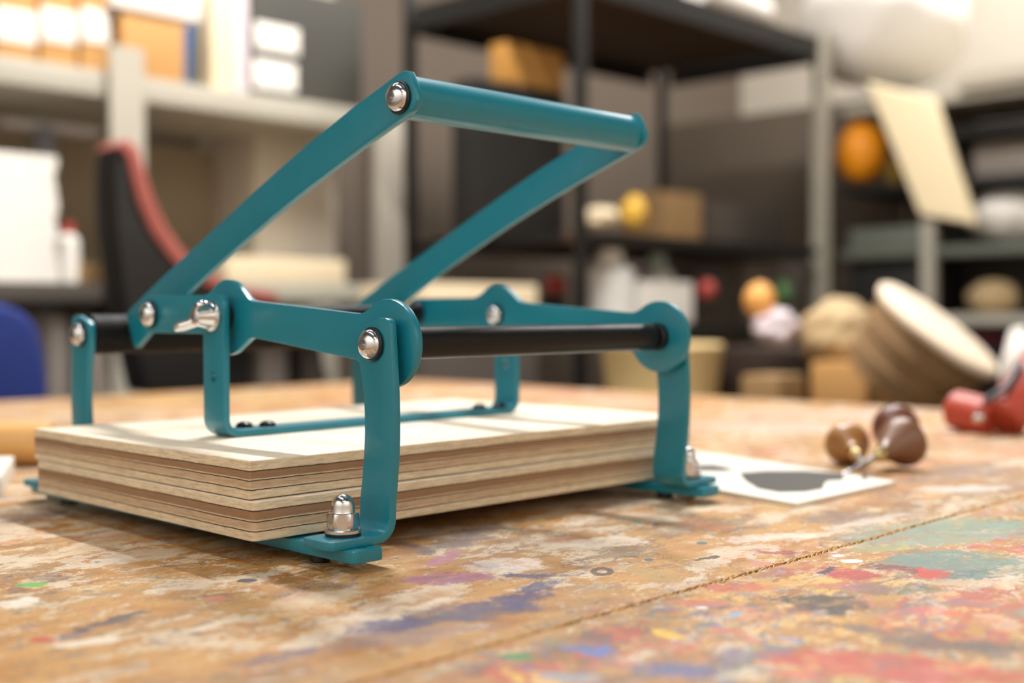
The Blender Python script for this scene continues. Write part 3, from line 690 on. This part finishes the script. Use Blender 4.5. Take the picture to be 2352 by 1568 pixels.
t = bxY('drawer_box', 580, 832, -20, 225, YS+40, 320, DKG, z0=zA); tag(t, 'dark grey drawer box with two white label plates', 'box')
bxY('label_plate', 588, 688, 58, 120, YS+34, 6, WHT, t, bev=8); bxY('label_plate', 584, 682, 142, 206, YS+34, 6, WHT, t, bev=8)
# lower shelf
zz = zB
for k in range(9):
    zk = zB+.6+k*27.5
    tag(MB().box(xs(-110, YS+40)+(k % 3)*3, xs(134, YS+40)-(k*7 % 5)*2, YS+40, YS+300, zk, zk+26.8).bevel(1.5).build('paper_ream', WHT, None, (xs(20, YS+40), YS+170, zk)),
        'white paper ream, layer %s of the tall stack at the left edge' % ['one, bottom', 'two', 'three', 'four', 'five', 'six', 'seven', 'eight', 'nine, top'][k], 'paper', 'paper reams stacked on the lower shelf')
def bottle(name, c, r, h, mb, mc, lab, cat='bottle', z=None):
    t = thing(name, lab, cat, c)
    x, y, z = c; z += .6
    MB().rev([(0, r*.9), (r*.1, r), (h*.72, r), (h*.82, r*.45), (h*.82, 0)], (x, y, z), (0, 0, 1), 24).build('body', mb, t)
    MB().rev([(h*.82, r*.5), (h*.84, r*.55), (h, r*.5), (h, 0)], (x, y, z), (0, 0, 1), 24).build('cap', mc, t); return t
bottle('glue_bottle', (xs(165, YS+60), YS+80, zB), 22, 122, WHT, REDP, 'white bottle with red cap beside the paper stack')
tag(bxY('small_carton', 178, 250, 604, 648, YS+60, 100, BRN, z0=zB), 'low brown carton beside the red capped bottle', 'box')
tag(bxY('paper_pile', 520, 795, 592, 648, YS+40, 300, CRM, z0=zB), 'wide cream paper pile on the lower shelf, right section', 'paper')
tag(bxY('flat_crate', 545, 835, 650, 692, YS-60, 56, pm('grey_green_board', (178, 174, 158), .7, 0, .05, 8)), 'flat grey green board in front of the lower shelf', 'board')
for i, (a_, b_, mt) in enumerate(((112, 160, GRY), (186, 215, GRY), (228, 262, DGR), (350, 420, BLK), (430, 560, BLK), (600, 660, GRY), (700, 740, DGR))):
    tag(bxY('file_box', a_, b_, 700, 900, YS+50, 260, mt, z0=zB-482, z1=zB-60), ['grey file box low under the paper stack', 'narrow grey file box beside the first', 'slim dark file box behind the post', 'black file box behind the chair', 'wide black file box behind the chair seat', 'grey file box seen below the press arm', 'dark file box at the right end of the low shelf'][i], 'file box', 'file boxes on the bottom shelf')
# chairs between table and shelving
YC2 = 1420.0
def PY(px, py, Y=YC2): q_ = on(px, py, 'y', Y); return (float(q_[0]), float(q_[2]))
t = thing('black_chair', 'black padded chair with dusty red curved back shell behind the table', 'chair', (*[PY(400, 900)[0]], YC2+200, FL))
crv = [(292, 318), (318, 338), (334, 392), (352, 452), (380, 516), (424, 578), (480, 626), (545, 656), (640, 672)]
inn = [(276, 334), (296, 356), (306, 400), (322, 462), (350, 528), (396, 594), (458, 646), (536, 680), (640, 694)]
MB().prism([PY(*p) for p in crv]+[PY(*p) for p in inn[::-1]], 'y', YC2, YC2+90).bevel(4).build('back_shell', SEAT, t)
MB().prism([PY(*p) for p in inn]+[PY(640, 740), PY(560, 760), PY(480, 905), PY(345, 905), PY(300, 720), PY(272, 520), PY(270, 400)], 'y', YC2+6, YC2+84).bevel(12).build('padding', BLK, t)
x0_, z0_ = PY(400, 905); MB().cyl((x0_, YC2+45, FL+60), (x0_, YC2+45, z0_), 26, 20).build('pedestal', DKM, t)
for k in range(5):
    a_ = 2*math.pi*k/5; MB().cyl((x0_, YC2+45, FL+70), (x0_+165*math.cos(a_), YC2+45+165*math.sin(a_), FL+20), 18, 12, 12).build('leg', DKM, t)
x1_, z1_ = PY(275, 800); x2_, z2_ = PY(345, 960)
tag(MB().box(-24, 24, 0, 20, 0, 700).xf(Matrix.Translation((x1_, YC2-60, z1_-690)) @ Matrix.Rotation(-.12, 4, 'Y')).build('leaning_board', GRY, None, (x1_, YC2-50, z1_-690)), 'narrow grey board leaning in front of the black chair', 'board')
YD = 1330.0
t = thing('blue_chair', 'dark blue upholstered chair with rounded back at the left edge', 'chair', (PY(20, 800, YD)[0], YD+200, FL))
lp = [PY(*p, YD) for p in ((-170, 1000), (-170, 760), (-120, 712), (-40, 694), (20, 698), (62, 716), (92, 752), (106, 810), (114, 880), (120, 1000))]
MB().prism(lp, 'y', YD, YD+60).bevel(20, 3).build('backrest', NAVY, t)
xc = PY(-20, 800, YD)[0]; zb2 = lp[0][1]
MB().box(xc-130, xc+130, YD-20, YD+360, zb2-130, zb2-60).bevel(25, 3).build('seat', NAVY, t)
MB().box(xc-25, xc+25, YD+20, YD+50, zb2-90, zb2+20).build('back_stem', DKM, t)
MB().cyl((xc, YD+190, FL+40), (xc, YD+190, zb2-130), 25, 20).build('pedestal', DKM, t)
for k in range(5):
    a_ = 2*math.pi*k/5+.3; MB().cyl((xc, YD+190, FL+60), (xc+165*math.cos(a_), YD+190+165*math.sin(a_), FL+18), 16, 12, 12).build('leg', DKM, t)
# ------------------------------------------------------------------ black rack right of the pier
RX0, RX1, RY0, RY1 = 1735.0, 2828.0, 1294.0, 1890.0
zs1, zs2, zs3, zs4 = 879.0, 290.0, 80.0, -330.0
rk = thing('steel_rack', 'tall black steel rack with brown wooden shelves behind the table', 'rack', ((RX0+RX1)/2, (RY0+RY1)/2, FL))
for x, y, mt in ((RX0, RY0, DKM), (RX0, RY1-24, DKM), (RX1-30, RY1-24, DKM)):
    MB().box(x, x+28, y, y+22, FL, 1180 if y < 1500 else zs1+60).bevel(3).build('upright_post', mt, rk)
m = MB()
m.prism([(RX1-62, RY0), (RX1, RY0), (RX1, RY0+56), (RX1-6, RY0+56), (RX1-6, RY0+6), (RX1-62, RY0+6)], 'z', FL, zs1+30)
gp = m.build('upright_post', GAL, rk, label='galvanised perforated corner post')
for z in (zs1, zs2, zs3, zs4):
    MB().box(RX0+30, RX1-64, RY0+8, RY1-10, z-22, z).bevel(2).build('shelf', DKB, rk)
    rh = 60 if z == zs1 else 26
    for y in (RY0+1, RY1-7): MB().box(RX0+29, RX1-63, y, y+6, z-rh, z-1).build('shelf_rail', DKM, rk)
    for x in (RX0+1, RX1-14): MB().box(x, x+6, RY0+57, RY1-41, z-rh, z-1).build('side_rail', DKM, rk)
# on the rack
def xr(px, Y): return float(on(px, 500, 'y', Y)[0])
tag(bxY('black_case', 1092, 1298, 195, 545, 1560, 80, BLK, z0=zs2), 'tall matt black case standing on the middle rack shelf', 'case')
zb3 = float(on(1200, 195, 'y', 1560)[2])
tag(bxY('wooden_box', 1165, 1296, 108, 192, 1562, 60, pm('golden_wood_box', (176, 126, 60), .6, 0, .08, 10), z0=zb3), 'small golden box on top of the black case', 'box')
tag(bxY('black_crate', 1218, 1300, 682, 760, 1500, 120, BLK, z0=zs3), 'low black crate on the lower rack shelf under the case', 'crate')
tag(MB().box(1960, 2110, 2262, 2290, zs3, on(1040, 285, 'y', 2262)[2]).bevel(3).build('pale_panel', WALLP, None, (2030, 2276, zs3)), 'pale panel standing against the wall behind the rack', 'panel')
def lump(name, px, py, rx, ry, depth, mat, lab, cat, rz=None, seed=1, rough=.12, zflat=None, **kw):
    if zflat is not None: zflat += .6
    c = K(px, py, depth); s = depth/FPX; a_ = rx*s; b_ = ry*s; rnd = random.Random(seed)
    bm = bmesh.new(); bmesh.ops.create_icosphere(bm, subdivisions=4, radius=1)
    ph = [rnd.uniform(0, 6) for _ in range(6)]
    for v in bm.verts:
        k = 1+rough*(math.sin(3*v.co.x+ph[0])*math.cos(2.6*v.co.y+ph[1])+.5*math.sin(6*v.co.z+ph[2]+4*v.co.x)+.3*math.sin(11*v.co.y+ph[3]+7*v.co.z))
        v.co = Vector((v.co.x*a_*k+c[0], v.co.y*a_*k+c[1], v.co.z*b_*k+c[2]))
        if zflat is not None and v.co.z < zflat: v.co.z = zflat
    m = MB(); m.bm.free(); m.bm = bm
    o = m.build(name, mat, None, (float(c[0]), float(c[1]), float(c[2]-b_) if zflat is None else zflat)); tag(o, lab, cat); return o
MB0 = on(1535, -10, 'z', zs1+42); MB1 = on(1640, 40, 'z', zs1+42)
tag(MB().cyl((MB0[0], RY0+45, zs1+41), (MB0[0]+330, RY0+60, zs1+41), 40, 28, ch=4).build('paper_roll', WHT, None, (float(MB0[0])+150, RY0+50, zs1)), 'white paper roll lying on the front edge of the top rack shelf', 'roll')
# middle shelf, near the right half
def dep(px, Y): q_ = on(px, 600, 'y', Y); return float((q_-np.array([CX, CY, CZ])) @ d_)
lump('paper_packet', 1378, 500, 44, 26, dep(1378, 1450), CRM, 'crumpled cream and pink packet on the middle rack shelf', 'packet', zflat=zs2, seed=3)
lump('yellow_packet', 1455, 486, 30, 34, dep(1455, 1440), YEL, 'bright yellow packet beside the crumpled cream packet', 'packet', zflat=zs2, seed=4)
tag(bxY('tan_carton', 1525, 1612, 442, 530, 1480, 140, BRN, z0=zs2), 'brown carton at the middle of the rack shelf', 'box')
tag(bxY('dark_bin', 1625, 1790, 470, 545, 1500, 200, DGR, z0=zs2), 'dark grey bin near the right end of the middle rack shelf', 'bin')
# lower shelf row
cb = bxY('side_cabinet', 975, 1235, 740, 900, 1330, 200, DGR, z0=FL, z1=zs3-.5); tag(cb, 'plain dark grey cabinet carrying the flat pale box left of the rack', 'cabinet')
tag(bxY('flat_pale_box', 975, 1235, 652, 740, 1330, 200, CRM, z0=zs3), 'flat pale cardboard box behind the right press arm', 'box')
t = bottle('plastic_jug', (xr(1402, 1369), 1369, zs3), 56, 176, pm('milky_plastic', (226, 224, 220), .5, 0, .08, 20), WHT, 'milky white plastic jug on the lower rack shelf', 'jug')
t = bottle('spray_bottle', (xr(1525, 1440), 1460, zs3), 42, 178, pm('milky_plastic', (0, 0, 0)), pm('pale_mint_plastic', (206, 222, 212), .5, 0, .05, 20), 'white bottle with pale mint top beside the jug')
tag(bxY('white_carton', 1468, 1592, 645, 760, 1330, 70, WHT, z0=zs3), 'white carton in front of the mint topped bottle', 'box')
lump('red_ball', 1276, 655, 26, 26, dep(1276, 1560), REDP, 'small red ball on the low black crate above the flat pale box', 'ball', seed=5, rough=.02, zflat=float(on(1260, 682, 'y', 1500)[2]))
lump('red_ball', 1622, 664, 22, 22, dep(1622, 1330), REDP, 'small red ball right of the white carton', 'ball', seed=6, rough=.02, zflat=zs3)
tag(bxY('grey_bin', 1602, 1700, 590, 760, 1420, 200, DGR, z0=zs3, z1=zs2-60), 'dark grey bin behind the red ball', 'bin')
tag(bxY('grey_bin', 1712, 1850, 575, 760, 1440, 200, GRY, z0=zs3, z1=zs2-40), 'lighter grey bin at the right end of the lower rack shelf', 'bin')
# ------------------------------------------------------------------ low bench with clutter, right behind the table
BX = 1500.0; zb0 = -80.0
bn = thing('low_bench', 'low dark wooden bench behind the table carrying cartons and a tub', 'bench', (BX+250, 560, FL))
MB().box(BX-30, BX+560, 60, 1180, zb0-30, zb0).bevel(4).build('bench_top', DKB, bn)
for x in (BX, BX+500):
    for y in (90, 1120): MB().box(x, x+45, y, y+40, FL, zb0-30).bevel(3).build('leg', DKB, bn)
q_ = on(1492, 860, 'x', BX+90)
t = MB().rev([(0, 100), (4, 106), (118, 120), (122, 122), (126, 118), (122, 112), (10, 98), (10, 0)], (BX+130, float(q_[1]), zb0), (0, 0, 1), 40).build('straw_tub', pm('pale_straw_yellow', (224, 196, 140), .7, 0, .08, 12), None, (BX+130, float(q_[1]), zb0))
tag(t, 'round pale straw coloured tub seen under the front rod', 'tub')
def YX(px): return float(on(px, 850, 'x', BX)[1])
tag(bxX('dark_crate', 1625, 1852, 800, 930, BX+262, 200, pm('very_dark_brown', (44, 28, 16), .7, 0, .2, 12), z0=zb0), 'very dark brown crate behind the small cartons', 'crate')
tag(bxX('small_carton', 1702, 1788, 862, 930, BX+20, 90, BRN, z0=zb0), 'small brown carton in front of the dark crate', 'box')
tag(bxX('small_carton', 1862, 1990, 832, 930, BX+150, 120, CARD, z0=zb0), 'brown carton below the beige sack', 'box')
z_ = float(on(1925, 832, 'x', BX+150)[2])
lump('cloth_sack', 1930, 770, 92, 78, 2300, BEI, 'beige cloth sack resting on the brown carton', 'sack', zflat=z_, seed=8, rough=.12)
lump('plastic_bag', 1782, 752, 56, 40, 2300, LIL, 'white and lilac plastic bag on the dark crate', 'bag', seed=9, rough=.2, zflat=float(on(1760, 800, 'x', BX+262)[2]))
lump('orange_fruit_net', 1745, 690, 36, 42, 2320, pm('pale_orange', (226, 162, 84), .6, 0, .1, 20), 'pale orange round packet on the lilac bag', 'packet', seed=10, rough=.05)
lump('green_packet', 1796, 672, 22, 30, dep(1796, 1330), GRN, 'small green packet behind the orange packet', 'packet', seed=11, rough=.1, zflat=zs3)
# tilted round drum stool
ctr = Vector(K(2158, 752, 2000)); axd = (Vector(-d_)*.37+(Vector(r2)*.57+Vector(u2)*.82)*.93).normalized()
t = thing('tipped_round_stool', 'round brown stool with cream padded top, tipped on its side', 'stool', (float(ctr.x), float(ctr.y), zb0))
MB().rev([(-12, 100), (-10, 116), (-2, 118), (4, 112), (7, 90), (8, 0)], ctr, axd, 48).build('padded_top', pm('cream_padding', (238, 218, 194), .7, 0, .04, 15), t)
MB().rev([(-128, 0), (-128, 84), (-96, 92), (-94, 96), (-88, 96), (-86, 94), (-52, 102), (-50, 106), (-44, 106), (-42, 104), (-12, 110)], ctr, axd, 48).build('drum_side', pm('olive_brown_leather', (136, 106, 72), .6, 0, .12, 15), t)
# ------------------------------------------------------------------ second shelving at the right
RS = 2900.0
u = thing('grey_shelving_unit', 'crowded grey shelving unit at the right, under the white sack', 'shelving unit', (RS+200, 900, FL))
z5 = [float(on(2280, y, 'x', RS)[2]) for y in (288, 402, 560, 722, 800)]
for i, z in enumerate(z5): MB().box(RS, RS+420, 420, 1300 if i else float(on(2150, 300, 'x', RS)[1]), z-26, z).bevel(3).build('shelf', [DKM, DKM, pm('grey_green_steel', (104, 108, 98), .5, .2, .1, 10), GRM, DKM][i], u)
for y in (425, float(on(2145, 620, 'x', RS)[1]), ): MB().box(RS-6, RS+30, y, y+36, FL, 700).bevel(2).build('upright_post', GAL, u)
MB().box(RS+1, RS+420, 420, 1300, 676, 700).bevel(3).build('shelf', GRM, u)
MB().box(RS+424, RS+430, 420, 1300, -500, 676).build('back_panel', DGR, u)
tag(bxX('long_white_box', 2196, 2420, 205, 262, RS-30, 300, WALLP, z0=701, z1=752), 'long pale box on top of the grey shelving at the right edge', 'box')
lump('white_sack', 2032, 50, 186, 158, 3620, WHT, 'big white stuffed sack on top of the shelving', 'sack', seed=12, rough=.06, zflat=700)
tag(MB().box(3345, 3880, 1320, 2285, FL, 800).bevel(6).build('dark_backing', pm('dark_brown_grey_paint', (92, 80, 68), .6, 0, .1, 8), None, (3610, 1800, FL)), 'tall dark brown grey block added behind the black rack to darken the gap', 'cabinet')  # added block, stands in for the dim wall seen through the rack
# cream plank leaning
pl = [(1988, 188), (2146, 226), (2243, 516), (2112, 492)]
c4 = [Vector(on(x, y, 'x', RS-34)) for x, y in pl]; m = MB(); off = Vector((26, 0, 0))
m.add([*c4, *[q_+off for q_ in c4]], [(0, 1, 2, 3), (7, 6, 5, 4), (0, 4, 5, 1), (1, 5, 6, 2), (2, 6, 7, 3), (3, 7, 4, 0)]); m.bevel(8, 3)
tag(m.build('cream_board', pm('cream_board_paint', (252, 232, 192), .6, 0, .03, 10), None, (float(c4[2].x), float(c4[2].y), float(c4[2].z))), 'long cream board hanging down from under the white sack', 'board')
lump('orange_tub', 1980, 352, 56, 72, 3560, ORA, 'bright orange round tub left of the cream board', 'tub', seed=13, rough=.03, zflat=z5[1])
lump('olive_bundle', 2058, 400, 26, 34, 3520, pm('olive_brown', (120, 92, 20), .7, 0, .1, 12), 'olive brown bundle beside the orange tub', 'bundle', seed=14, zflat=z5[1])
tag(bxX('grey_carton', 2235, 2380, 322, 392, RS+60, 150, GRY, z0=z5[1]), 'grey carton on the second shelf at the right edge', 'box')
lump('white_bag', 2318, 496, 84, 64, 3330, WHT, 'soft white bag on the third shelf at the right edge', 'bag', seed=15, rough=.08, zflat=z5[2])
tag(bxX('steel_tray', 1950, 2130, 522, 552, RS+40, 50, pm('grey_green_steel', (0, 0, 0)), z0=z5[2]), 'grey green steel tray at the left of the third shelf', 'tray')
tag(bxX('black_bin', 1955, 2118, 575, 700, RS+40, 250, BLK, z0=z5[3], z1=z5[2]-32), 'black bin on the lowest visible shelf at the right', 'bin')
lump('beige_bundle', 2282, 684, 56, 42, 3330, BEI, 'beige rounded bundle above the tipped stool', 'bundle', seed=16, rough=.05, zflat=z5[3])
lump('maroon_cloth', 2280, 778, 44, 20, 3340, MARO, 'small maroon cloth beside the stool top', 'cloth', seed=17, zflat=z5[4])
lump('crumpled_paper', 2352, 868, 46, 116, 1830, WHT, 'crumpled white paper at the right edge above the ink roller', 'paper', seed=18, rough=.15, zflat=zb0)
#END
for o in list(bpy.data.objects):
    if '_o' in o: del o['_o']
